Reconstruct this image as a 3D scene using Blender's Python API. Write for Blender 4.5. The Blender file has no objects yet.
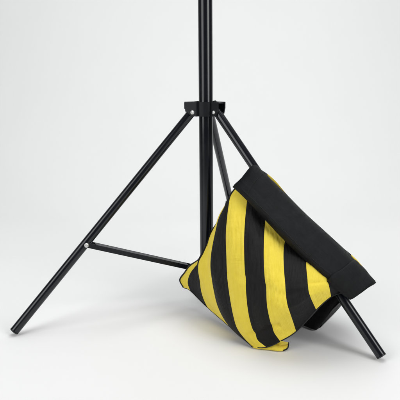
# Black light stand weighted with a striped saddle sandbag on a white studio sweep.
import bpy, bmesh, math
import numpy as np
from mathutils import Vector, Matrix

scene = bpy.context.scene
COL = scene.collection
PI = math.pi

# ------------------------------------------------------------------ fabric control nets (metres)
# FRONT: seam lines of the near pouch (rows: one seam between stripes each, from saddle to hem)
# PANEL: rows across the saddle panel;  BACK_*: the pouch behind the leg;  EAR: folded hem corner
FRONT=[[[0.0577,-0.0881,0.2702],[0.0529,-0.0854,0.2535],[0.0475,-0.0827,0.237],[0.0399,-0.0797,0.2212],[0.0312,-0.0786,0.2062],[0.0221,-0.0808,0.1921],[0.0135,-0.0844,0.178],[0.0066,-0.0874,0.163],[0.0024,-0.0903,0.1468],[-0.0072,-0.0868,0.1311],[-0.0205,-0.078,0.1172],[-0.0352,-0.0654,0.1032],[-0.046,-0.0533,0.0844],[-0.0561,-0.0406,0.0646],[-0.0488,-0.0448,0.0494]],[[0.0573,-0.0878,0.2701],[0.0521,-0.0866,0.2544],[0.0463,-0.0864,0.2389],[0.0387,-0.086,0.2242],[0.0302,-0.0863,0.21],[0.0212,-0.0887,0.1966],[0.0129,-0.0922,0.183],[0.0059,-0.0949,0.1685],[0.0022,-0.0985,0.1529],[-0.0057,-0.0967,0.1377],[-0.0157,-0.0909,0.1221],[-0.0264,-0.0811,0.1053],[-0.0357,-0.0687,0.0863],[-0.04,-0.0593,0.0653],[-0.0352,-0.06,0.0486]],[[0.0569,-0.0887,0.2703],[0.0488,-0.0876,0.2537],[0.0403,-0.0887,0.2375],[0.0311,-0.0902,0.2218],[0.0214,-0.0909,0.206],[0.0115,-0.0923,0.1905],[0.0031,-0.0949,0.1743],[-0.0025,-0.0981,0.1571],[-0.0092,-0.0984,0.1395],[-0.0176,-0.0955,0.1214],[-0.019,-0.0966,0.1027],[-0.0161,-0.0977,0.0837],[-0.0136,-0.0935,0.0625],[-0.0083,-0.0903,0.0423],[-0.0002,-0.0921,0.0248]],[[0.0565,-0.0884,0.2703],[0.0448,-0.0894,0.2496],[0.0324,-0.0948,0.23],[0.0212,-0.1018,0.2103],[0.0147,-0.1094,0.1888],[0.0094,-0.1166,0.167],[0.0056,-0.1238,0.1451],[0.0049,-0.132,0.1233],[0.0078,-0.1418,0.1023],[0.0115,-0.1507,0.0813],[0.0163,-0.1582,0.0602],[0.0251,-0.1662,0.0408],[0.0378,-0.1735,0.0235],[0.0535,-0.182,0.0098],[0.0701,-0.202,0.004]],[[0.0593,-0.0923,0.271],[0.0456,-0.0942,0.2528],[0.0397,-0.1097,0.2332],[0.0359,-0.1273,0.2143],[0.033,-0.141,0.1947],[0.0322,-0.1541,0.1752],[0.0328,-0.1668,0.156],[0.0334,-0.1771,0.1363],[0.035,-0.1861,0.1164],[0.038,-0.1943,0.0966],[0.0417,-0.2007,0.0763],[0.0462,-0.2044,0.055],[0.0522,-0.2051,0.0326],[0.0641,-0.2097,0.0151],[0.0783,-0.2221,0.004]],[[0.0771,-0.1087,0.2587],[0.0735,-0.121,0.2399],[0.07,-0.1404,0.223],[0.0669,-0.1604,0.2069],[0.0648,-0.1762,0.1901],[0.0637,-0.1905,0.1733],[0.0632,-0.2034,0.1565],[0.0636,-0.2143,0.1393],[0.0647,-0.2232,0.1217],[0.0659,-0.2297,0.1032],[0.0679,-0.2336,0.0839],[0.0715,-0.2345,0.0635],[0.0774,-0.2312,0.0414],[0.0866,-0.2292,0.0208],[0.101,-0.235,0.0092]],[[0.1081,-0.1371,0.2286],[0.1056,-0.1505,0.2143],[0.1024,-0.1701,0.2021],[0.0995,-0.1903,0.1906],[0.0975,-0.2062,0.1782],[0.0962,-0.2205,0.1658],[0.0956,-0.2333,0.1532],[0.0957,-0.2437,0.1401],[0.0964,-0.252,0.1264],[0.0972,-0.2578,0.1119],[0.0987,-0.2602,0.0961],[0.1022,-0.2582,0.0786],[0.1076,-0.2498,0.0582],[0.115,-0.2411,0.038],[0.1248,-0.2392,0.0224]],[[0.1409,-0.1672,0.1984],[0.1382,-0.1786,0.1885],[0.1346,-0.1952,0.1804],[0.1316,-0.2126,0.1728],[0.1299,-0.2269,0.1646],[0.1287,-0.2397,0.1561],[0.1281,-0.251,0.1474],[0.1281,-0.2598,0.138],[0.1281,-0.2662,0.1278],[0.1288,-0.2705,0.1169],[0.1311,-0.2719,0.1051],[0.1352,-0.2682,0.0913],[0.1412,-0.2568,0.0742],[0.1476,-0.2436,0.0558],[0.1531,-0.2353,0.0392]],[[0.1733,-0.1968,0.1753],[0.1721,-0.2061,0.1702],[0.1702,-0.2193,0.1665],[0.1682,-0.2323,0.163],[0.167,-0.2422,0.1586],[0.1662,-0.2506,0.1538],[0.1658,-0.2577,0.1486],[0.1656,-0.263,0.1429],[0.1657,-0.2673,0.1368],[0.1661,-0.2701,0.1302],[0.1674,-0.2707,0.1229],[0.1706,-0.2679,0.1144],[0.1754,-0.2596,0.1039],[0.1805,-0.25,0.0927],[0.185,-0.2442,0.0829]],[[0.1962,-0.2178,0.158],[0.1968,-0.2225,0.1552],[0.197,-0.2286,0.153],[0.1972,-0.235,0.151],[0.1978,-0.2408,0.1488],[0.1985,-0.2468,0.1469],[0.1993,-0.2524,0.1449],[0.2001,-0.2566,0.1423],[0.2008,-0.2596,0.1391],[0.2015,-0.2615,0.1355],[0.2024,-0.2622,0.1313],[0.2036,-0.2611,0.1265],[0.2052,-0.2576,0.1207],[0.207,-0.2534,0.1146],[0.2084,-0.2507,0.1091]],[[0.2075,-0.2228,0.1523],[0.2086,-0.225,0.1496],[0.2096,-0.2277,0.1471],[0.2106,-0.2303,0.1446],[0.2117,-0.2325,0.142],[0.2128,-0.2345,0.1393],[0.214,-0.2364,0.1366],[0.2154,-0.2381,0.1339],[0.2168,-0.2398,0.1312],[0.2183,-0.2413,0.1285],[0.2199,-0.2426,0.1257],[0.2217,-0.2434,0.1228],[0.2237,-0.2435,0.1197],[0.2257,-0.2435,0.1165],[0.2277,-0.2439,0.1135]]]
PANEL=[[[0.0507,-0.0926,0.2702],[0.079,-0.1321,0.2467],[0.105,-0.16,0.2215],[0.1356,-0.1907,0.193],[0.1683,-0.2221,0.1633],[0.196,-0.2475,0.1395],[0.2123,-0.2529,0.1279],[0.2286,-0.2503,0.1159],[0.2428,-0.247,0.1027]],[[0.055,-0.0993,0.2763],[0.083,-0.1385,0.2528],[0.1077,-0.1666,0.2312],[0.1395,-0.1998,0.2025],[0.1694,-0.2286,0.1753],[0.1975,-0.2543,0.1534],[0.215,-0.2608,0.1406],[0.2314,-0.2582,0.1262],[0.2453,-0.2533,0.1076]],[[0.0692,-0.0974,0.2921],[0.0939,-0.1281,0.2702],[0.1196,-0.1557,0.2461],[0.149,-0.1868,0.2185],[0.1784,-0.2138,0.1932],[0.2116,-0.2415,0.164],[0.2317,-0.253,0.1474],[0.2463,-0.2515,0.1307],[0.2582,-0.2543,0.1163]],[[0.0852,-0.0958,0.3093],[0.1095,-0.118,0.286],[0.1349,-0.14,0.262],[0.1634,-0.1661,0.2343],[0.1952,-0.1925,0.2059],[0.232,-0.2181,0.1723],[0.2493,-0.2285,0.1557],[0.2621,-0.2349,0.1397],[0.2738,-0.2428,0.1217]],[[0.0977,-0.0842,0.305],[0.1175,-0.0969,0.2868],[0.1426,-0.1145,0.2632],[0.1729,-0.1367,0.234],[0.2066,-0.1623,0.2036],[0.2444,-0.1887,0.1703],[0.2628,-0.2002,0.1528],[0.2766,-0.2102,0.1394],[0.29,-0.2251,0.1226]],[[0.0904,-0.0614,0.3],[0.1102,-0.0741,0.2818],[0.1353,-0.0917,0.2582],[0.1655,-0.114,0.229],[0.1992,-0.1395,0.1986],[0.237,-0.166,0.1653],[0.2554,-0.1774,0.1478],[0.2693,-0.1874,0.1344],[0.2826,-0.2023,0.1176]],[[0.0859,-0.0433,0.281],[0.1057,-0.0561,0.2628],[0.1309,-0.0737,0.2392],[0.1611,-0.0959,0.21],[0.1948,-0.1214,0.1796],[0.2326,-0.1479,0.1463],[0.251,-0.1593,0.1288],[0.2648,-0.1694,0.1154],[0.2782,-0.1843,0.0986]]]
BACK_NEAR=[[[0.0995,-0.0749,0.3003],[0.0964,-0.0477,0.2735],[0.0867,-0.0307,0.2265],[0.0745,-0.0276,0.1773],[0.0638,-0.0205,0.1318],[0.0553,-0.0046,0.0902]],[[0.1265,-0.0943,0.2796],[0.1231,-0.0721,0.2531],[0.1129,-0.0546,0.2053],[0.0997,-0.0507,0.1554],[0.0881,-0.0428,0.1091],[0.0792,-0.0265,0.0667]],[[0.1501,-0.1105,0.2552],[0.1463,-0.0934,0.2294],[0.1362,-0.076,0.1817],[0.1229,-0.0719,0.1322],[0.1113,-0.064,0.0862],[0.1025,-0.0478,0.0438]],[[0.1737,-0.1267,0.2318],[0.1691,-0.1143,0.2076],[0.1587,-0.0966,0.1612],[0.1446,-0.0918,0.1133],[0.1324,-0.0834,0.0686],[0.1233,-0.0669,0.0272]],[[0.1976,-0.1431,0.2098],[0.1923,-0.1329,0.1869],[0.1809,-0.117,0.1426],[0.166,-0.1114,0.0965],[0.153,-0.1023,0.0534],[0.1435,-0.0854,0.0131]],[[0.2218,-0.1572,0.1882],[0.2162,-0.1466,0.1662],[0.2028,-0.137,0.1262],[0.1869,-0.1306,0.0829],[0.1732,-0.1208,0.0421],[0.163,-0.1041,0.004]],[[0.2452,-0.1732,0.1677],[0.2577,-0.1792,0.1255],[0.2345,-0.1661,0.0978],[0.217,-0.1582,0.0654],[0.2032,-0.1483,0.0312],[0.1978,-0.1513,0.004]],[[0.267,-0.1904,0.1474],[0.2732,-0.1908,0.1162],[0.2528,-0.1829,0.0924],[0.2342,-0.1739,0.0637],[0.2192,-0.1629,0.0313],[0.2106,-0.1493,0.004]],[[0.2858,-0.2104,0.1272],[0.2813,-0.2008,0.1161],[0.2602,-0.1897,0.093],[0.243,-0.182,0.0728],[0.2265,-0.1697,0.0462],[0.2153,-0.1512,0.0222]]]
BACK_FAR=[[[0.0995,-0.0749,0.3003],[0.0995,-0.0629,0.2953],[0.0876,-0.0297,0.2285],[0.0756,-0.0263,0.1773],[0.0647,-0.0194,0.1318],[0.0555,-0.0044,0.0902]],[[0.1269,-0.0938,0.2796],[0.1265,-0.0823,0.2806],[0.1382,-0.0269,0.2073],[0.1333,-0.0139,0.1554],[0.1167,-0.0117,0.1091],[0.0856,-0.0196,0.0667]],[[0.1507,-0.1098,0.2552],[0.1501,-0.0985,0.255],[0.1742,-0.0346,0.1837],[0.1733,-0.0169,0.1322],[0.154,-0.0174,0.0862],[0.112,-0.0375,0.0438]],[[0.1744,-0.1259,0.2318],[0.1737,-0.1147,0.2268],[0.2012,-0.0501,0.1632],[0.2011,-0.0301,0.1133],[0.1803,-0.0311,0.0686],[0.1339,-0.0552,0.0272]],[[0.1982,-0.1424,0.2098],[0.1976,-0.1311,0.2048],[0.2242,-0.0698,0.1446],[0.2234,-0.0488,0.0965],[0.2017,-0.0492,0.0534],[0.1543,-0.0736,0.0131]],[[0.2225,-0.1565,0.1882],[0.2218,-0.1452,0.1832],[0.2454,-0.0906,0.1282],[0.2434,-0.0689,0.0829],[0.2211,-0.0685,0.0421],[0.1736,-0.0925,0.004]],[[0.2458,-0.1725,0.1677],[0.2452,-0.1612,0.1663],[0.2725,-0.1247,0.0998],[0.2674,-0.1032,0.0654],[0.2459,-0.1017,0.0312],[0.2073,-0.1409,0.004]],[[0.2673,-0.19,0.1474],[0.267,-0.1784,0.1496],[0.2782,-0.1552,0.0944],[0.2678,-0.1372,0.0637],[0.2477,-0.1318,0.0313],[0.2169,-0.1424,0.004]],[[0.2858,-0.2104,0.1272],[0.2858,-0.1984,0.1262],[0.2611,-0.1887,0.095],[0.2441,-0.1808,0.0728],[0.2275,-0.1686,0.0462],[0.2155,-0.151,0.0222]]]
EAR=[[0.0782,-0.2175,0.003],[0.0828,-0.2164,0.003],[0.0885,-0.2164,0.003],[0.0933,-0.2167,0.0027],[0.0982,-0.2177,0.0026],[0.1025,-0.2191,0.0035],[0.1061,-0.2208,0.0059],[0.1094,-0.223,0.0091],[0.1126,-0.2253,0.012],[0.1158,-0.2279,0.0146],[0.1188,-0.2308,0.0171],[0.1219,-0.2338,0.0193],[0.1252,-0.237,0.021],[0.1289,-0.2407,0.0223],[0.1323,-0.2436,0.0231],[0.1351,-0.2438,0.0226],[0.1376,-0.2406,0.0206],[0.1397,-0.2353,0.0176],[0.1414,-0.2289,0.0139],[0.1427,-0.2226,0.0101],[0.1434,-0.2176,0.0066],[0.1436,-0.215,0.0041],[0.1432,-0.216,0.0028],[0.1424,-0.2202,0.0026],[0.141,-0.2256,0.0028],[0.1388,-0.2303,0.003],[0.1354,-0.2338,0.003],[0.1313,-0.2366,0.003],[0.127,-0.2382,0.003],[0.1225,-0.2382,0.003],[0.1178,-0.237,0.003],[0.1129,-0.2353,0.003],[0.108,-0.2335,0.003],[0.1032,-0.2323,0.003],[0.0985,-0.2313,0.003],[0.0938,-0.2302,0.003],[0.0891,-0.229,0.003],[0.0844,-0.2277,0.003],[0.0802,-0.2256,0.003],[0.0779,-0.2207,0.003]]

# ------------------------------------------------------------------ tripod measures (metres)
AZ = [0.24894, 2.31272, -1.97761]          # azimuths of the back, right and left legs
FOOT_R, FOOT_Z = 0.3985, 0.0085
PIVOT_R, PIVOT_Z = 0.0300, 0.4058
BRACE_T, COLLAR_Z = 0.614, 0.081
LEG_RAD = 0.0086
POLE_RAD = 0.0140


def radial(a, r, z=0.0):
    return Vector((r * math.sin(a), r * math.cos(a), z))


def side(a):                                # horizontal normal of a leg's vertical plane
    return Vector((math.cos(a), -math.sin(a), 0.0))


# ------------------------------------------------------------------ materials
def new_mat(name):
    m = bpy.data.materials.new(name)
    m.use_nodes = True
    nt = m.node_tree
    return m, nt, nt.nodes['Principled BSDF']


def node(nt, kind, **kw):
    n = nt.nodes.new(kind)
    for k, v in kw.items():
        setattr(n, k, v)
    return n


def metal_black(name, base, rough, coat=0.0):
    m, nt, b = new_mat(name)
    tc = node(nt, 'ShaderNodeTexCoord')
    nz = node(nt, 'ShaderNodeTexNoise')
    nz.inputs['Scale'].default_value = 900
    nz.inputs['Detail'].default_value = 3
    nt.links.new(tc.outputs['Object'], nz.inputs['Vector'])
    n2 = node(nt, 'ShaderNodeTexNoise')
    n2.inputs['Scale'].default_value = 18
    n2.inputs['Detail'].default_value = 6
    nt.links.new(tc.outputs['Object'], n2.inputs['Vector'])
    mr = node(nt, 'ShaderNodeMapRange')
    mr.inputs['From Min'].default_value = 0.3
    mr.inputs['From Max'].default_value = 0.7
    mr.inputs['To Min'].default_value = rough - 0.05
    mr.inputs['To Max'].default_value = rough + 0.07
    nt.links.new(n2.outputs['Fac'], mr.inputs['Value'])
    nt.links.new(mr.outputs['Result'], b.inputs['Roughness'])
    bp = node(nt, 'ShaderNodeBump')
    bp.inputs['Strength'].default_value = 0.03
    bp.inputs['Distance'].default_value = 0.0004
    nt.links.new(nz.outputs['Fac'], bp.inputs['Height'])
    nt.links.new(bp.outputs['Normal'], b.inputs['Normal'])
    b.inputs['Base Color'].default_value = (*base, 1)
    b.inputs['Metallic'].default_value = 0.0
    b.inputs['Specular IOR Level'].default_value = coat or 0.5
    return m


def steel():
    m, nt, b = new_mat('zinc_steel')
    b.inputs['Base Color'].default_value = (0.62, 0.62, 0.61, 1)
    b.inputs['Metallic'].default_value = 0.85
    b.inputs['Roughness'].default_value = 0.42
    return m


def fabric(name, col_a, col_b, rough, weave, sheen):
    """Woven cloth: fine thread weave and streaks that run down the strip (UV: x = strip, y = along it)."""
    m, nt, b = new_mat(name)
    uv = node(nt, 'ShaderNodeUVMap', uv_map='UVMap')
    tc = node(nt, 'ShaderNodeTexCoord')
    sc = node(nt, 'ShaderNodeVectorMath', operation='MULTIPLY')
    sc.inputs[1].default_value = (6.0, 5.0, 1.0)
    nt.links.new(uv.outputs['UV'], sc.inputs[0])
    st = node(nt, 'ShaderNodeTexNoise')
    st.inputs['Scale'].default_value = 1.0
    st.inputs['Detail'].default_value = 5
    st.inputs['Roughness'].default_value = 0.65
    nt.links.new(sc.outputs['Vector'], st.inputs['Vector'])
    # weave
    sw = node(nt, 'ShaderNodeVectorMath', operation='MULTIPLY')
    sw.inputs[1].default_value = (16.0 * weave, 150.0 * weave, 1.0)
    nt.links.new(uv.outputs['UV'], sw.inputs[0])
    sep = node(nt, 'ShaderNodeSeparateXYZ')
    nt.links.new(sw.outputs['Vector'], sep.inputs[0])
    sx = node(nt, 'ShaderNodeMath', operation='SINE')
    sy = node(nt, 'ShaderNodeMath', operation='SINE')
    for s, o in ((sx, 'X'), (sy, 'Y')):
        k = node(nt, 'ShaderNodeMath', operation='MULTIPLY')
        k.inputs[1].default_value = 2 * PI
        nt.links.new(sep.outputs[o], k.inputs[0])
        nt.links.new(k.outputs[0], s.inputs[0])
    wv = node(nt, 'ShaderNodeMath', operation='MULTIPLY')
    rib = node(nt, 'ShaderNodeMath', operation='MULTIPLY')
    rib.inputs[1].default_value = 0.5
    nt.links.new(sy.outputs[0], rib.inputs[0])
    ra = node(nt, 'ShaderNodeMath', operation='ADD')
    ra.inputs[1].default_value = 0.7
    nt.links.new(rib.outputs[0], ra.inputs[0])
    nt.links.new(sx.outputs[0], wv.inputs[0])
    nt.links.new(ra.outputs[0], wv.inputs[1])
    blot = node(nt, 'ShaderNodeTexNoise')
    blot.inputs['Scale'].default_value = 55
    blot.inputs['Detail'].default_value = 8
    nt.links.new(tc.outputs['Object'], blot.inputs['Vector'])
    mix = node(nt, 'ShaderNodeMix', data_type='RGBA')
    mix.inputs['A'].default_value = (*col_a, 1)
    mix.inputs['B'].default_value = (*col_b, 1)
    av = node(nt, 'ShaderNodeMath', operation='ADD')
    nt.links.new(st.outputs['Fac'], av.inputs[0])
    nt.links.new(blot.outputs['Fac'], av.inputs[1])
    mr = node(nt, 'ShaderNodeMapRange')
    mr.inputs['From Min'].default_value = 0.7
    mr.inputs['From Max'].default_value = 1.3
    nt.links.new(av.outputs[0], mr.inputs['Value'])
    nt.links.new(mr.outputs['Result'], mix.inputs['Factor'])
    nt.links.new(mix.outputs['Result'], b.inputs['Base Color'])
    b.inputs['Roughness'].default_value = rough
    b.inputs['Sheen Weight'].default_value = sheen
    b.inputs['Sheen Roughness'].default_value = 0.5
    b.inputs['Specular IOR Level'].default_value = 0.2
    # bumps: weave, streaks, soft crumple
    b1 = node(nt, 'ShaderNodeBump')
    b1.inputs['Strength'].default_value = 0.3
    b1.inputs['Distance'].default_value = 0.0005
    nt.links.new(wv.outputs[0], b1.inputs['Height'])
    b2 = node(nt, 'ShaderNodeBump')
    b2.inputs['Strength'].default_value = 0.5
    b2.inputs['Distance'].default_value = 0.0022
    nt.links.new(st.outputs['Fac'], b2.inputs['Height'])
    nt.links.new(b1.outputs['Normal'], b2.inputs['Normal'])
    cr = node(nt, 'ShaderNodeTexNoise')
    cr.inputs['Scale'].default_value = 24
    cr.inputs['Detail'].default_value = 4
    cr.inputs['Distortion'].default_value = 0.8
    nt.links.new(tc.outputs['Object'], cr.inputs['Vector'])
    b3 = node(nt, 'ShaderNodeBump')
    b3.inputs['Strength'].default_value = 0.6
    b3.inputs['Distance'].default_value = 0.006
    nt.links.new(cr.outputs['Fac'], b3.inputs['Height'])
    nt.links.new(b2.outputs['Normal'], b3.inputs['Normal'])
    nt.links.new(b3.outputs['Normal'], b.inputs['Normal'])
    return m


def paper():
    m, nt, b = new_mat('white_paper')
    tc = node(nt, 'ShaderNodeTexCoord')
    nz = node(nt, 'ShaderNodeTexNoise')
    nz.inputs['Scale'].default_value = 3.0
    nz.inputs['Detail'].default_value = 5
    nt.links.new(tc.outputs['Object'], nz.inputs['Vector'])
    mix = node(nt, 'ShaderNodeMix', data_type='RGBA')
    mix.inputs['A'].default_value = (0.80, 0.80, 0.795, 1)
    mix.inputs['B'].default_value = (0.83, 0.83, 0.825, 1)
    nt.links.new(nz.outputs['Fac'], mix.inputs['Factor'])
    nt.links.new(mix.outputs['Result'], b.inputs['Base Color'])
    b.inputs['Roughness'].default_value = 0.7
    b.inputs['Specular IOR Level'].default_value = 0.25
    return m


M_TUBE = metal_black('black_lacquered_tube', (0.003, 0.0042, 0.0068), 0.2)
M_HUB = metal_black('black_pressed_steel', (0.007, 0.008, 0.0105), 0.42, 0.25)
M_CAP = metal_black('black_plastic', (0.007, 0.0075, 0.009), 0.35)
M_STEEL = steel()
M_YEL = fabric('yellow_cloth', (0.76, 0.59, 0.050), (0.84, 0.67, 0.075), 0.8, 1.0, 0.1)
M_BLK = fabric('black_cloth', (0.0035, 0.0035, 0.0038), (0.0078, 0.0078, 0.0082), 0.58, 1.0, 0.0)
M_WEB = fabric('black_nylon_webbing', (0.0028, 0.003, 0.0036), (0.0066, 0.007, 0.008), 0.6, 1.3, 0.0)
M_PIPE = metal_black('black_binding_tape', (0.006, 0.006, 0.006), 0.8)
M_THREAD = metal_black('dark_thread', (0.014, 0.014, 0.015), 0.7)
M_PAPER = paper()


# ------------------------------------------------------------------ mesh helpers
def link_mesh(name, verts, faces, mats, parent=None, smooth=True, fmats=None, uvs=None, sharp=None):
    me = bpy.data.meshes.new(name)
    me.from_pydata([tuple(v) for v in verts], [], faces)
    for m in (mats if isinstance(mats, (list, tuple)) else [mats]):
        me.materials.append(m)
    if fmats:
        me.polygons.foreach_set('material_index', fmats)
    if uvs:
        lay = me.uv_layers.new(name='UVMap')
        for p in me.polygons:
            for li, k in zip(p.loop_indices, range(len(p.vertices))):
                lay.data[li].uv = uvs[p.index][k]
    bm = bmesh.new()
    bm.from_mesh(me)
    bmesh.ops.recalc_face_normals(bm, faces=bm.faces)
    if sharp is not None:
        for e in bm.edges:
            if len(e.link_faces) == 2 and e.calc_face_angle(0) > sharp:
                e.smooth = False
    for f in bm.faces:
        f.smooth = smooth
    bm.to_mesh(me)
    bm.free()
    o = bpy.data.objects.new(name, me)
    COL.objects.link(o)
    if parent:
        o.parent = parent
    return o


class MB:
    def __init__(self):
        self.v, self.f = [], []

    def ring_tube(self, pts_rad, axis_frame, seg=40, cap0=True, cap1=True):
        """Lathe: list of (distance along axis, radius) about the frame (origin, axis, x, y)."""
        o, a, x, y = axis_frame
        b0 = len(self.v)
        for d, r in pts_rad:
            for i in range(seg):
                t = 2 * PI * i / seg
                self.v.append(o + a * d + (x * math.cos(t) + y * math.sin(t)) * r)
        for j in range(len(pts_rad) - 1):
            for i in range(seg):
                k = (i + 1) % seg
                self.f.append((b0 + j * seg + i, b0 + j * seg + k, b0 + (j + 1) * seg + k, b0 + (j + 1) * seg + i))
        if cap0:
            self.f.append(tuple(b0 + i for i in range(seg))[::-1])
        if cap1:
            e = b0 + (len(pts_rad) - 1) * seg
            self.f.append(tuple(e + i for i in range(seg)))

    def lathe(self, p0, p1, prof, seg=40, **kw):
        a = (p1 - p0).normalized()
        x = a.orthogonal().normalized()
        y = a.cross(x)
        self.ring_tube(prof, (p0, a, x, y), seg, **kw)

    def prism(self, outline, ext):
        """Closed outline (Vectors) extruded along ext."""
        b0 = len(self.v)
        n = len(outline)
        self.v += [p.copy() for p in outline] + [p + ext for p in outline]
        self.f.append(tuple(b0 + i for i in range(n))[::-1])
        self.f.append(tuple(b0 + n + i for i in range(n)))
        for i in range(n):
            k = (i + 1) % n
            self.f.append((b0 + i, b0 + k, b0 + n + k, b0 + n + i))

    def path_tube(self, pts, r, seg=10):
        n = len(pts)
        b0 = len(self.v)
        prev = None
        for i, p in enumerate(pts):
            d = (pts[min(i + 1, n - 1)] - pts[max(i - 1, 0)]).normalized()
            x = d.orthogonal().normalized() if prev is None else (prev - d * prev.dot(d)).normalized()
            prev = x
            y = d.cross(x)
            for k in range(seg):
                t = 2 * PI * k / seg
                self.v.append(p + (x * math.cos(t) + y * math.sin(t)) * r)
        for i in range(n - 1):
            for k in range(seg):
                m = (k + 1) % seg
                self.f.append((b0 + i * seg + k, b0 + i * seg + m, b0 + (i + 1) * seg + m, b0 + (i + 1) * seg + k))
        self.f.append(tuple(b0 + k for k in range(seg))[::-1])
        self.f.append(tuple(b0 + (n - 1) * seg + k for k in range(seg)))

    def build(self, name, mat, parent=None, smooth=True, bevel=0.0, sharp=math.radians(35)):
        o = link_mesh(name, self.v, self.f, mat, parent, smooth, sharp=sharp)
        if bevel:
            md = o.modifiers.new('bevel', 'BEVEL')
            md.width = bevel
            md.segments = 2
            md.limit_method = 'ANGLE'
        return o


def empty(name, label, cat, loc=(0, 0, 0)):
    o = bpy.data.objects.new(name, None)
    COL.objects.link(o)
    o.location = loc
    o.empty_display_size = 0.05
    o['label'] = label
    o['category'] = cat
    return o


def rivet(name, centre, axis, parent, r=0.0048):
    """Domed screw head with a cross recess cut by four raised quarters."""
    axis = axis.normalized()
    mb = MB()
    mb.lathe(centre, centre + axis, [(-0.001, r), (0.0009, r), (0.0017, r * .93), (0.0025, r * .72), (0.0030, r * .45), (0.0030, r * .28), (0.0018, r * .22)], seg=24)
    return mb.build(name, M_STEEL, parent)


# ------------------------------------------------------------------ the setting: one white sweep
def make_floor():
    prof = [(-5.0, 0.0)]
    y0, rad = 0.75, 0.9
    prof.append((y0, 0.0))
    for i in range(1, 25):
        t = PI / 2 * i / 24
        prof.append((y0 + rad * math.sin(t), rad - rad * math.cos(t)))
    prof.append((y0 + rad, 3.2))
    xs = [-8.0, -3.0, 0.0, 3.0, 8.0]
    v, f = [], []
    for x in xs:
        v += [(x, y, z) for y, z in prof]
    n = len(prof)
    for i in range(len(xs) - 1):
        for j in range(n - 1):
            f.append((i * n + j, (i + 1) * n + j, (i + 1) * n + j + 1, i * n + j + 1))
    o = link_mesh('floor', v, f, M_PAPER)
    o['kind'] = 'structure'
    return o


make_floor()

# ------------------------------------------------------------------ light stand
stand = empty('light_stand', 'black tubular metal light stand on three spread tripod legs with an upright pole', 'light stand')

mb = MB()
mb.lathe(Vector((0, 0, 0.052)), Vector((0, 0, 1)), [(0, POLE_RAD - .0012), (0.0012, POLE_RAD), (1.19, POLE_RAD), (1.192, POLE_RAD - .001)], seg=64)
mb.build('pole', M_TUBE, stand)

# pressed-steel hub: three plates, each joining two neighbouring legs, round an inner bushing
HUB_B, HUB_T = PIVOT_Z - 0.0085, PIVOT_Z + 0.0200
hub_mb = MB()
hub_mb.lathe(Vector((0, 0, HUB_B)), Vector((0, 0, 1)), [(0.004, POLE_RAD + .0002), (0.004, 0.0195), (HUB_T - HUB_B - .0015, 0.0195), (HUB_T - HUB_B - .0015, POLE_RAD + .0002)], seg=48, cap0=False, cap1=False)
TH = 0.0026
GAP = LEG_RAD + 0.0006


def hub_plate(a, b):
    """Plate from the clockwise side of leg a to the counter-clockwise side of leg b (b follows a)."""
    sa, sb = side(a), -side(b)
    mid = (radial(a, 1) + radial(b, 1)).normalized()
    if mid.dot(sa) < 0:
        sa, sb = -sa, -sb
    ra = 0.0415
    rb = 0.0505 if b < -1 else 0.0415
    outer, inner = [], []
    for off, lst in ((GAP, inner), (GAP + TH, outer)):
        ta = (radial(a, 1) - mid * mid.dot(radial(a, 1))).normalized()
        lst.append((radial(a, ra) + sa * off, 0.0165))
        lst.append((radial(a, PIVOT_R + 0.0075) + sa * off, 0.0015))
        lst.append((radial(a, 0.0255) + sa * off, 0.0))
        for k in range(11):
            th = math.radians(34 - 6.8 * k)
            lst.append(((mid * math.cos(th) + ta * math.sin(th)) * (0.0206 + (off - GAP)), 0.0))
        lst.append((radial(b, 0.0255) + sb * off, 0.0))
        lst.append((radial(b, PIVOT_R + 0.0075) + sb * off, 0.0015))
        lst.append((radial(b, rb) + sb * off, 0.0165))
    ring = outer + inner[::-1]
    n, b0 = len(ring), len(hub_mb.v)
    hub_mb.v += [Vector((p.x, p.y, HUB_B + z)) for p, z in ring] + [Vector((p.x, p.y, HUB_T)) for p, z in ring]
    m = len(outer)
    for lo in (0, n):
        for k in range(m - 1):
            q = (b0 + lo + k, b0 + lo + k + 1, b0 + lo + n - 2 - k, b0 + lo + n - 1 - k)
            hub_mb.f.append(q if lo else q[::-1])
    for k in range(n):
        e = (k + 1) % n
        hub_mb.f.append((b0 + k, b0 + e, b0 + n + e, b0 + n + k))


for i, j in ((0, 1), (1, 2), (2, 0)):
    hub_plate(AZ[i], AZ[j])
# closed top web over each fork
for a in AZ:
    s = side(a)
    pts = [radial(a, .021, HUB_T - .0035) + s * (GAP - .0002), radial(a, .0400, HUB_T - .0035) + s * (GAP - .0002),
           radial(a, .0400, HUB_T - .0035) - s * (GAP - .0002), radial(a, .021, HUB_T - .0035) - s * (GAP - .0002)]
    hub_mb.prism(pts, Vector((0, 0, 0.0026)))
hub = hub_mb.build('hub', M_HUB, stand, smooth=False, bevel=0.0005)
for a in AZ:
    for s in (1, -1):
        rivet('rivet', radial(a, PIVOT_R + (0.0045 if a < -1 else 0.0015), PIVOT_Z) + side(a) * s * (GAP + TH), side(a) * s, hub, 0.0044 if a < -1 else 0.0036)


def make_leg(a):
    top = radial(a, PIVOT_R, PIVOT_Z)
    foot = radial(a, FOOT_R, FOOT_Z)
    d = (foot - top).normalized()
    L = (foot - top).length
    st = top - d * 0.009
    m = MB()
    m.lathe(st, st + d, [(0, LEG_RAD - .0008), (0.0008, LEG_RAD), (L + .009 - .0008, LEG_RAD), (L + .009, LEG_RAD - .0006)], seg=48)
    leg = m.build('leg', M_TUBE, stand)
    c = MB()
    c.lathe(foot - d * 0.012, foot, [(0.009, LEG_RAD - .001), (0.0118, LEG_RAD - .0005), (0.0119, LEG_RAD + .00015), (0.0136, LEG_RAD + .00015), (0.0142, LEG_RAD - .0006)], seg=48)
    c.build('end_cap', M_CAP, leg)
    return leg, top, foot, d


LEGS = [make_leg(a) for a in AZ]


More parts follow.
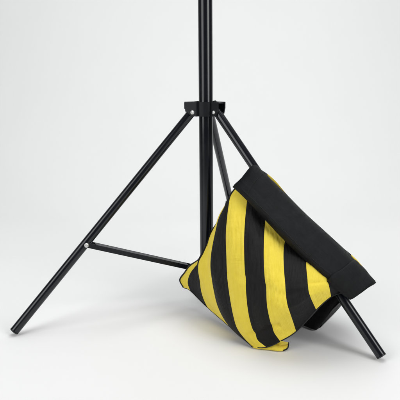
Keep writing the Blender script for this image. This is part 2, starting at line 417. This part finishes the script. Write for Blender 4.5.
def make_brace(a, top, foot, d):
    """Channel-section strut from a pin on the leg down to the sliding collar on the pole."""
    p = top.lerp(foot, BRACE_T)
    q = radial(a, 0.030, COLLAR_Z)
    s = side(a)
    ax = (q - p).normalized()
    up = s.cross(ax)
    if up.z < 0:
        up = -up
    L = (q - p).length
    hh, w, t = 0.0047, LEG_RAD + 0.0022, 0.0016
    m = MB()
    for sg in (1, -1):                      # cheeks with rounded ends, straddling the leg
        out = []
        for k in range(9):
            th = PI / 2 + PI * k / 8
            out.append(p + ax * (math.cos(th) * hh) + up * (math.sin(th) * hh))
        for k in range(9):
            th = -PI / 2 + PI * k / 8
            out.append(q + ax * (math.cos(th) * hh) + up * (math.sin(th) * hh))
        off = s * (sg * (w - t) - (t if sg < 0 else 0))
        m.prism([v + off for v in out], s * t)
    out = [p + ax * 0.020 + up * (hh - t) - s * (w - t - .0001), q - ax * 0.016 + up * (hh - t) - s * (w - t - .0001)]
    web = [out[0], out[1], out[1] + s * 2 * (w - t - .0001), out[0] + s * 2 * (w - t - .0001)]
    m.prism(web, up * (t - .0003))
    br = m.build('brace', M_HUB, stand, smooth=True, bevel=0.0004)
    for sg in (1, -1):
        rivet('rivet', p + s * sg * w, s * sg, br, 0.0046)
        rivet('rivet', q + s * sg * w, s * sg, br, 0.0038)
    return br


for a, (leg, top, foot, d) in zip(AZ, LEGS):
    make_brace(a, top, foot, d)

cm = MB()
cm.lathe(Vector((0, 0, COLLAR_Z - .014)), Vector((0, 0, 1)), [(0, POLE_RAD + .0002), (0, 0.0195), (.001, .0202), (.027, .0202), (.028, .0195), (.028, POLE_RAD + .0002)], seg=48, cap0=False, cap1=False)
for a in AZ:
    s = side(a)
    lug = [radial(a, .019, COLLAR_Z - .007), radial(a, .034, COLLAR_Z - .007), radial(a, .036, COLLAR_Z), radial(a, .034, COLLAR_Z + .007), radial(a, .019, COLLAR_Z + .007)]
    cm.prism([v - s * .0085 for v in lug], s * .017)
cm.build('collar', M_CAP, stand, smooth=True, bevel=0.0005)

# ------------------------------------------------------------------ sandbag
bag = empty('sandbag', 'black and yellow striped saddle sandbag slung over the right leg of the stand', 'sandbag', (0.11, -0.16, 0.0))
BAGINV = Vector(bag.location)
NRM = np.array([-0.67570656, -0.73717071, 0.0])


def crom(P, per):
    """Catmull-Rom through rows of P (first axis), 'per' steps per span; returns rows and their parameters."""
    P = np.asarray(P, float)
    n = len(P)
    out, par = [], []
    for i in range(n - 1):
        p1, p2 = P[i], P[i + 1]
        p0 = P[i - 1] if i else 2 * p1 - p2
        p3 = P[i + 2] if i + 2 < n else 2 * p2 - p1
        for k in range(per):
            s = k / per
            out.append(.5 * (2 * p1 + (p2 - p0) * s + (2 * p0 - 5 * p1 + 4 * p2 - p3) * s * s + (3 * p1 - p0 - 3 * p2 + p3) * s ** 3))
            par.append(i + s)
    out.append(P[-1])
    par.append(n - 1.0)
    return np.array(out), np.array(par)


def pin(v):
    return Vector(v) - BAGINV


def hash_noise(x, y, seed=0):
    """Smooth value noise on a grid."""
    def h(i, j):
        q = math.sin(i * 127.1 + j * 311.7 + seed * 74.7) * 43758.5453
        return q - math.floor(q)
    i, j = math.floor(x), math.floor(y)
    fx, fy = x - i, y - j
    fx, fy = fx * fx * (3 - 2 * fx), fy * fy * (3 - 2 * fy)
    return (h(i, j) * (1 - fx) + h(i + 1, j) * fx) * (1 - fy) + (h(i, j + 1) * (1 - fx) + h(i + 1, j + 1) * fx) * fy - 0.5


def grid_faces(nu, nv, base=0, flip=False):
    f = []
    for i in range(nu - 1):
        for j in range(nv - 1):
            q = (base + i * nv + j, base + (i + 1) * nv + j, base + (i + 1) * nv + j + 1, base + i * nv + j + 1)
            f.append(q[::-1] if flip else q)
    return f


# strip order from the left seam: yellow corner, then dark and yellow in turn
STRIP = [0, 1, 0, 1, 0, 1, 0, 1, 0, 1]      # 0 yellow, 1 black


def make_front():
    net = np.array(FRONT)                                   # (11 seams, rows, 3)
    PU, PV = 28, 6
    g, pu = crom(net, PU)
    g2, pv = crom(np.swapaxes(g, 0, 1), PV)
    g = np.swapaxes(g2, 0, 1)                               # (nu, nv, 3)
    nu, nv = g.shape[:2]
    # each sewn strip is slightly puffed between its seams; soft creases run down the strips
    du = np.gradient(g, axis=0)
    dv = np.gradient(g, axis=1)
    N = np.cross(du, dv)
    N /= np.linalg.norm(N, axis=2, keepdims=True) + 1e-9
    if (N @ NRM).mean() < 0:
        N = -N
    for i in range(nu):
        fr = pu[i] % 1.0
        for j in range(nv):
            v = pv[j] / pv[-1]
            env = min(1, 6 * v, 5 * (1 - v)) * min(1, pu[i], 10 - pu[i])
            puff = 0.0014 * (math.sin(PI * fr) ** .7 - 0.6)
            for q in (0.2, 0.8):                            # rows of sewing along each strip
                puff -= 0.0005 * math.exp(-((fr - q) / 0.035) ** 2)
            wr = 0.0034 * hash_noise(pu[i] * 1.1 + 3, v * 2.6, 1) + 0.0024 * hash_noise(pu[i] * 1.9, v * 4.2 + pu[i] * .45, 2)
            # slack folds: soft ridges fanning up from the hem and a sag line across the belly
            for (uc, vc, du_, dv_, sl, am) in ((3.4, .66, .34, .16, 1.1, .0026), (6.9, .62, .9, .035, -.05, -.0022), (7.3, .74, .8, .03, .10, .0022),
                                               (5.6, .55, 1.0, .03, .06, -.0016), (2.4, .55, .28, .2, .9, -.0022), (8.3, .55, .6, .04, -.12, -.0018), (4.4, .80, .25, .12, .8, .0018)):
                a_ = pu[i] - uc - sl * (v - vc)
                wr += 1.45 * am * math.exp(-(a_ / du_) ** 2 - ((v - vc - .02 * a_) / dv_) ** 2)
            low = max(0.0, v - 0.72) / 0.28
            wr += 0.0026 * low * hash_noise(pu[i] * 4.2, v * 4, 3)
            # fold where the strips turn under near the hem
            if 4.6 < pu[i] < 6.4:
                c = 0.895 - 0.012 * (pu[i] - 5) + .006 * math.sin(pu[i] * 5)
                wr -= 0.0060 * math.exp(-((v - c) / 0.018) ** 2)
                wr += 0.0032 * math.exp(-((v - c - .05) / 0.03) ** 2)
            g[i, j] += N[i, j] * (puff + wr) * max(env, 0)
    g[:, :, 2] = np.maximum(g[:, :, 2], 0.003)
    # rear skin
    PB = 24
    rear = np.zeros((PB + 1, nv, 3))
    a, b = g[0], g[-1]
    for k in range(PB + 1):
        s = k / PB
        src = g[min(nu - 1, int(round(s * (nu - 1))))]
        for j in range(nv):
            v = pv[j] / pv[-1]
            w = float(src[j] @ NRM)
            thick = 0.052 * math.sin(PI * min(1, v * 0.9 + .02)) ** .6 * math.sin(PI * s) ** .5
            target = max(0.016, w - thick)
            p = src[j] - NRM * (w - target)
            rear[k, j] = p
    rear[0], rear[-1] = a, b
    rear[:, 0] = [g[int(round(k / PB * (nu - 1))), 0] for k in range(PB + 1)]
    rear[:, -1] = [g[int(round(k / PB * (nu - 1))), -1] for k in range(PB + 1)]
    rear[:, :, 2] = np.maximum(rear[:, :, 2], 0.003)
    V = [pin(q) for q in g.reshape(-1, 3)]
    F = grid_faces(nu, nv)
    mats, uvs = [], []
    for i in range(nu - 1):
        for j in range(nv - 1):
            mats.append(STRIP[min(9, int(pu[i] + 1e-6))])
            u0, u1 = pu[i], pu[i] + 1 / PU
            v0, v1 = pv[j] / pv[-1], pv[j + 1] / pv[-1]
            uvs.append([(u0, v0), (u1, v0), (u1, v1), (u0, v1)])
    base = len(V)
    V += [pin(q) for q in rear.reshape(-1, 3)]
    F += grid_faces(PB + 1, nv, base, True)
    for k in range(PB):
        for j in range(nv - 1):
            mats.append(1)
            u0, u1 = k / PB * 10, (k + 1) / PB * 10
            v0, v1 = pv[j] / pv[-1], pv[j + 1] / pv[-1]
            uvs.append([(u0, v0), (u1, v0), (u1, v1), (u0, v1)][::-1])
    o = link_mesh('pouch', V, F, [M_YEL, M_BLK], bag, True, mats, uvs)
    o['label'] = 'full striped pouch hanging in front of the leg'
    # binding along the side seam and the hem
    m = MB()
    n0 = int(nv * .70)
    m.path_tube([pin(q) for q in g[0, n0:]], 0.0017)
    hem = [pin(q + NRM * -0.0012 + np.array([0, 0, -0.0004])) for q in g[::3, -1]]
    for q in hem:
        q.z = max(q.z, 0.0022)
    m.path_tube(hem, 0.0014)
    m.path_tube([pin(q) for q in g[-1, ::4]], 0.0017)
    m.build('binding', M_PIPE, o)
    # yellow corner of the hem folded forward on the floor
    ear = np.array(EAR)
    cen = ear.mean(0)
    V, F, uvs = [], [], []
    rings = [(1.0, 0.0), (0.97, .0012), (0.8, .0032), (0.5, .0045), (0.2, .005)]
    n = len(ear)
    for sgn in (1, -1):
        b0 = len(V)
        for r, h in rings:
            for q in ear:
                p = cen + (q - cen) * r + (NRM * .6 + np.array([0, 0, .8])) * h * sgn
                p[2] = max(p[2], 0.0012)
                V.append(pin(p))
        for r in range(len(rings) - 1):
            for i in range(n):
                k = (i + 1) % n
                F.append((b0 + r * n + i, b0 + r * n + k, b0 + (r + 1) * n + k, b0 + (r + 1) * n + i))
                uvs.append([(i * .3, r * .05), (i * .3 + .3, r * .05), (i * .3 + .3, r * .05 + .05), (i * .3, r * .05 + .05)])
        e = b0 + (len(rings) - 1) * n
        F.append(tuple(e + i for i in range(n)))
        uvs.append([(0.3 * i, .2) for i in range(n)])
    ear_o = link_mesh('hem_flap', V, F, [M_YEL], o, True, None, uvs)
    m = MB()
    loop = [pin(q) for q in np.vstack([ear[int(len(ear)*.46):int(len(ear)*.72)]])]
    for q in loop:
        q.z = max(q.z, 0.002)
    m.path_tube(loop, 0.0013)
    eb = m.build('hem_binding', M_PIPE, o)
    return o


front = make_front()


def make_back():
    near, far = np.array(BACK_NEAR), np.array(BACK_FAR)      # (9 columns, 6 rows, 3)
    V, F, mats, uvs = [], [], [], []
    for net, per, flip in ((near, 1, False), (far, -1, True)):
        g, pu = crom(net, 8)
        g2, pv = crom(np.swapaxes(g, 0, 1), 6)
        g = np.swapaxes(g2, 0, 1)
        nu, nv = g.shape[:2]
        for i in range(nu):
            for j in range(nv):
                v = pv[j] / pv[-1]
                env = min(1, 5 * v, 5 * (1 - v)) * min(1, pu[i], 8 - pu[i])
                g[i, j] += NRM * per * 0.006 * max(env, 0) * hash_noise(pu[i] * 1.2, v * 3, 5)
        g[:, :, 2] = np.maximum(g[:, :, 2], 0.003)
        base = len(V)
        V += [pin(q) for q in g.reshape(-1, 3)]
        F += grid_faces(nu, nv, base, flip)
        for i in range(nu - 1):
            for j in range(nv - 1):
                st = pu[i] * 10 / 8
                yellow = (0.55 < pu[i] < 1.9 or 3.3 < pu[i] < 4.6 or 6.55 < pu[i] < 7.85) and pv[j] < (0.9 if per == 1 else 1.6)
                mats.append(0 if yellow else 1)
                a = [(st, pv[j] / 5), (st + .15, pv[j] / 5), (st + .15, pv[j] / 5 + .03), (st, pv[j] / 5 + .03)]
                uvs.append(a[::-1] if flip else a)
    o = link_mesh('pouch', V, F, [M_YEL, M_BLK], bag, True, mats, uvs)
    o['label'] = 'second pouch hanging behind the leg, mostly hidden'
    return o


make_back()


def make_panel():
    net = np.array(PANEL)                                     # (rows across, columns along, 3)
    g, pt = crom(net, 8)
    g2, ps = crom(np.swapaxes(g, 0, 1), 3)
    g = np.swapaxes(g2, 0, 1)
    nt, ns = g.shape[:2]
    dt = np.gradient(g, axis=0)
    ds = np.gradient(g, axis=1)
    N = np.cross(dt, ds)
    N /= np.linalg.norm(N, axis=2, keepdims=True) + 1e-9
    if (N[:nt // 2] @ NRM).mean() < 0:
        N = -N
    for i in range(nt):
        t = pt[i] / pt[-1]
        for j in range(ns):
            s = ps[j] / ps[-1]
            w = (0.0036 * hash_noise(s * 7, t * 3.2 + s * 3, 7) + 0.0028 * hash_noise(s * 15 + t * 4, t * 7, 8)) * min(1, .25 + t * 4) * (1 - .75 * math.exp(-((t - .68) / .12) ** 2))
            # turned hem at both ends, a sewn tuck two thirds of the way down
            if s < 0.03 or s > 0.972:
                w += 0.0010
            # two sewn lines along the panel
            for q in (0.10, 0.30):
                w -= 0.0008 * math.exp(-((t - q) / 0.012) ** 2)
            g[i, j] += N[i, j] * w
    V = [pin(q) for q in g.reshape(-1, 3)]
    F = grid_faces(nt, ns)
    uvs = []
    for i in range(nt - 1):
        for j in range(ns - 1):
            t0, t1 = pt[i] * 1.2, pt[i + 1] * 1.2
            s0, s1 = ps[j] / ps[-1], ps[j + 1] / ps[-1]
            uvs.append([(t0, s0), (t1, s0), (t1, s1), (t0, s1)])
    o = link_mesh('saddle_panel', V, F, [M_WEB], bag, True, None, uvs)
    # turned-up cuff: a second layer of cloth over the lower end, its upper edge cut on a slant
    last = int(np.argmin(abs(pt - 4.35)))
    rows, cv, cf = [], [], []
    NS = 26
    for i in range(last + 1):
        t = pt[i] / 4.35
        s0 = 0.655 + 0.075 * t
        row = []
        for k in range(NS + 1):
            sx = (s0 + (0.985 - s0) * k / NS) * (ns - 1)
            j = min(int(sx), ns - 2)
            fr = sx - j
            q = g[i, j] * (1 - fr) + g[i, j + 1] * fr
            nn = N[i, j] * (1 - fr) + N[i, j + 1] * fr
            lift = 0.0020 + 0.0030 * max(0, 1 - t * 1.3) * math.exp(-k / 9) + 0.0016 * math.exp(-((k - 3) / 3.0) ** 2)
            lift += 0.0022 * hash_noise(k * .21 + 4, t * 2.5, 11)
            q = q + nn * lift * (1 - .8 * max(0, t - .8) / .2)
            row.append(pin(q))
        rows.append(row)
    for row in rows:
        cv += row
    cf = grid_faces(len(rows), NS + 1)
    cuv = [[(a * .2, b * .012), (a * .2 + .2, b * .012), (a * .2 + .2, b * .012 + .012), (a * .2, b * .012 + .012)] for a in range(len(rows) - 1) for b in range(NS)]
    cuff = link_mesh('cuff', cv, cf, M_WEB, o, True, None, cuv)
    md = cuff.modifiers.new('thickness', 'SOLIDIFY')
    md.thickness = 0.0018
    md.offset = 0
    # sewing thread: short dashes along both seams and the two end hems
    m = MB()

    def dashes(row):
        acc = 0.0
        for a, b in zip(row[:-1], row[1:]):
            a, b = Vector(a), Vector(b)
            L = (b - a).length
            d = 0.0
            while d < L:
                step = 0.0034 - acc
                if (step + d) > L:
                    acc += L - d
                    break
                d += step
                acc = 0.0
                c = a.lerp(b, d / L)
                h = (b - a).normalized() * 0.0011
                m.path_tube([c - h, c - h * .5, c + h * .5, c + h], 0.00036, 5)

    off = 0.0016
    ft = int(np.argmin(abs(pt - 1.12)))
    for r in (ft,):
        dashes([pin(q) for q in (g[r] + N[r] * off)[1:-1]])
    for cidx in (2, ns - 3):
        dashes([pin(q) for q in (g[:, cidx] + N[:, cidx] * off)[8:33]])
    m.build('stitching', M_THREAD, o)
    md = o.modifiers.new('thickness', 'SOLIDIFY')
    md.thickness = 0.0026
    md.offset = 0
    return o


make_panel()

# ------------------------------------------------------------------ lamps
def area(name, loc, target, sx, sy, power, col=(1, 1, 1)):
    l = bpy.data.lights.new(name, 'AREA')
    l.shape = 'RECTANGLE'
    l.size, l.size_y = sx, sy
    l.energy = power
    l.color = col
    o = bpy.data.objects.new(name, l)
    COL.objects.link(o)
    o.location = loc
    d = Vector(target) - Vector(loc)
    o.rotation_euler = d.to_track_quat('-Z', 'Y').to_euler()
    return o


area('softbox', (1.55, -1.45, 1.35), (0.0, 0.1, 0.25), 1.0, 1.8, 33)
area('softbox', (-1.6, -1.35, 1.25), (0.0, 0.1, 0.25), 1.3, 1.8, 24)
area('overhead_softbox', (0.1, 0.35, 2.4), (0.05, 0.4, 0.0), 2.2, 1.9, 36, (0.98, 0.988, 1.0))

w = bpy.data.worlds.new('World')
scene.world = w
w.use_nodes = True
bg = w.node_tree.nodes['Background']
bg.inputs['Color'].default_value = (0.95, 0.97, 1.0, 1)
bg.inputs['Strength'].default_value = 0.10

# ------------------------------------------------------------------ camera
cam_d = bpy.data.cameras.new('camera')
cam = bpy.data.objects.new('camera', cam_d)
COL.objects.link(cam)
pit, roll = 0.21716, -0.00857
fw = Vector((0, math.cos(pit), -math.sin(pit)))
up = Vector((0, math.sin(pit), math.cos(pit)))
rt = Vector((1, 0, 0))
r2 = rt * math.cos(roll) + up * math.sin(roll)
u2 = up * math.cos(roll) - rt * math.sin(roll)
mat = Matrix((r2, u2, -fw)).transposed().to_4x4()
mat.translation = Vector((-0.01328, -1.20571, 0.49002))
cam.matrix_world = mat
cam_d.sensor_width = 36.0
cam_d.lens = 595.856 / 400 * 36
cam_d.clip_start = 0.02
cam_d.clip_end = 60
scene.camera = cam

scene.view_settings.view_transform = 'Standard'
scene.view_settings.look = 'None'
scene.view_settings.exposure = 0.0
scene.view_settings.gamma = 1.0
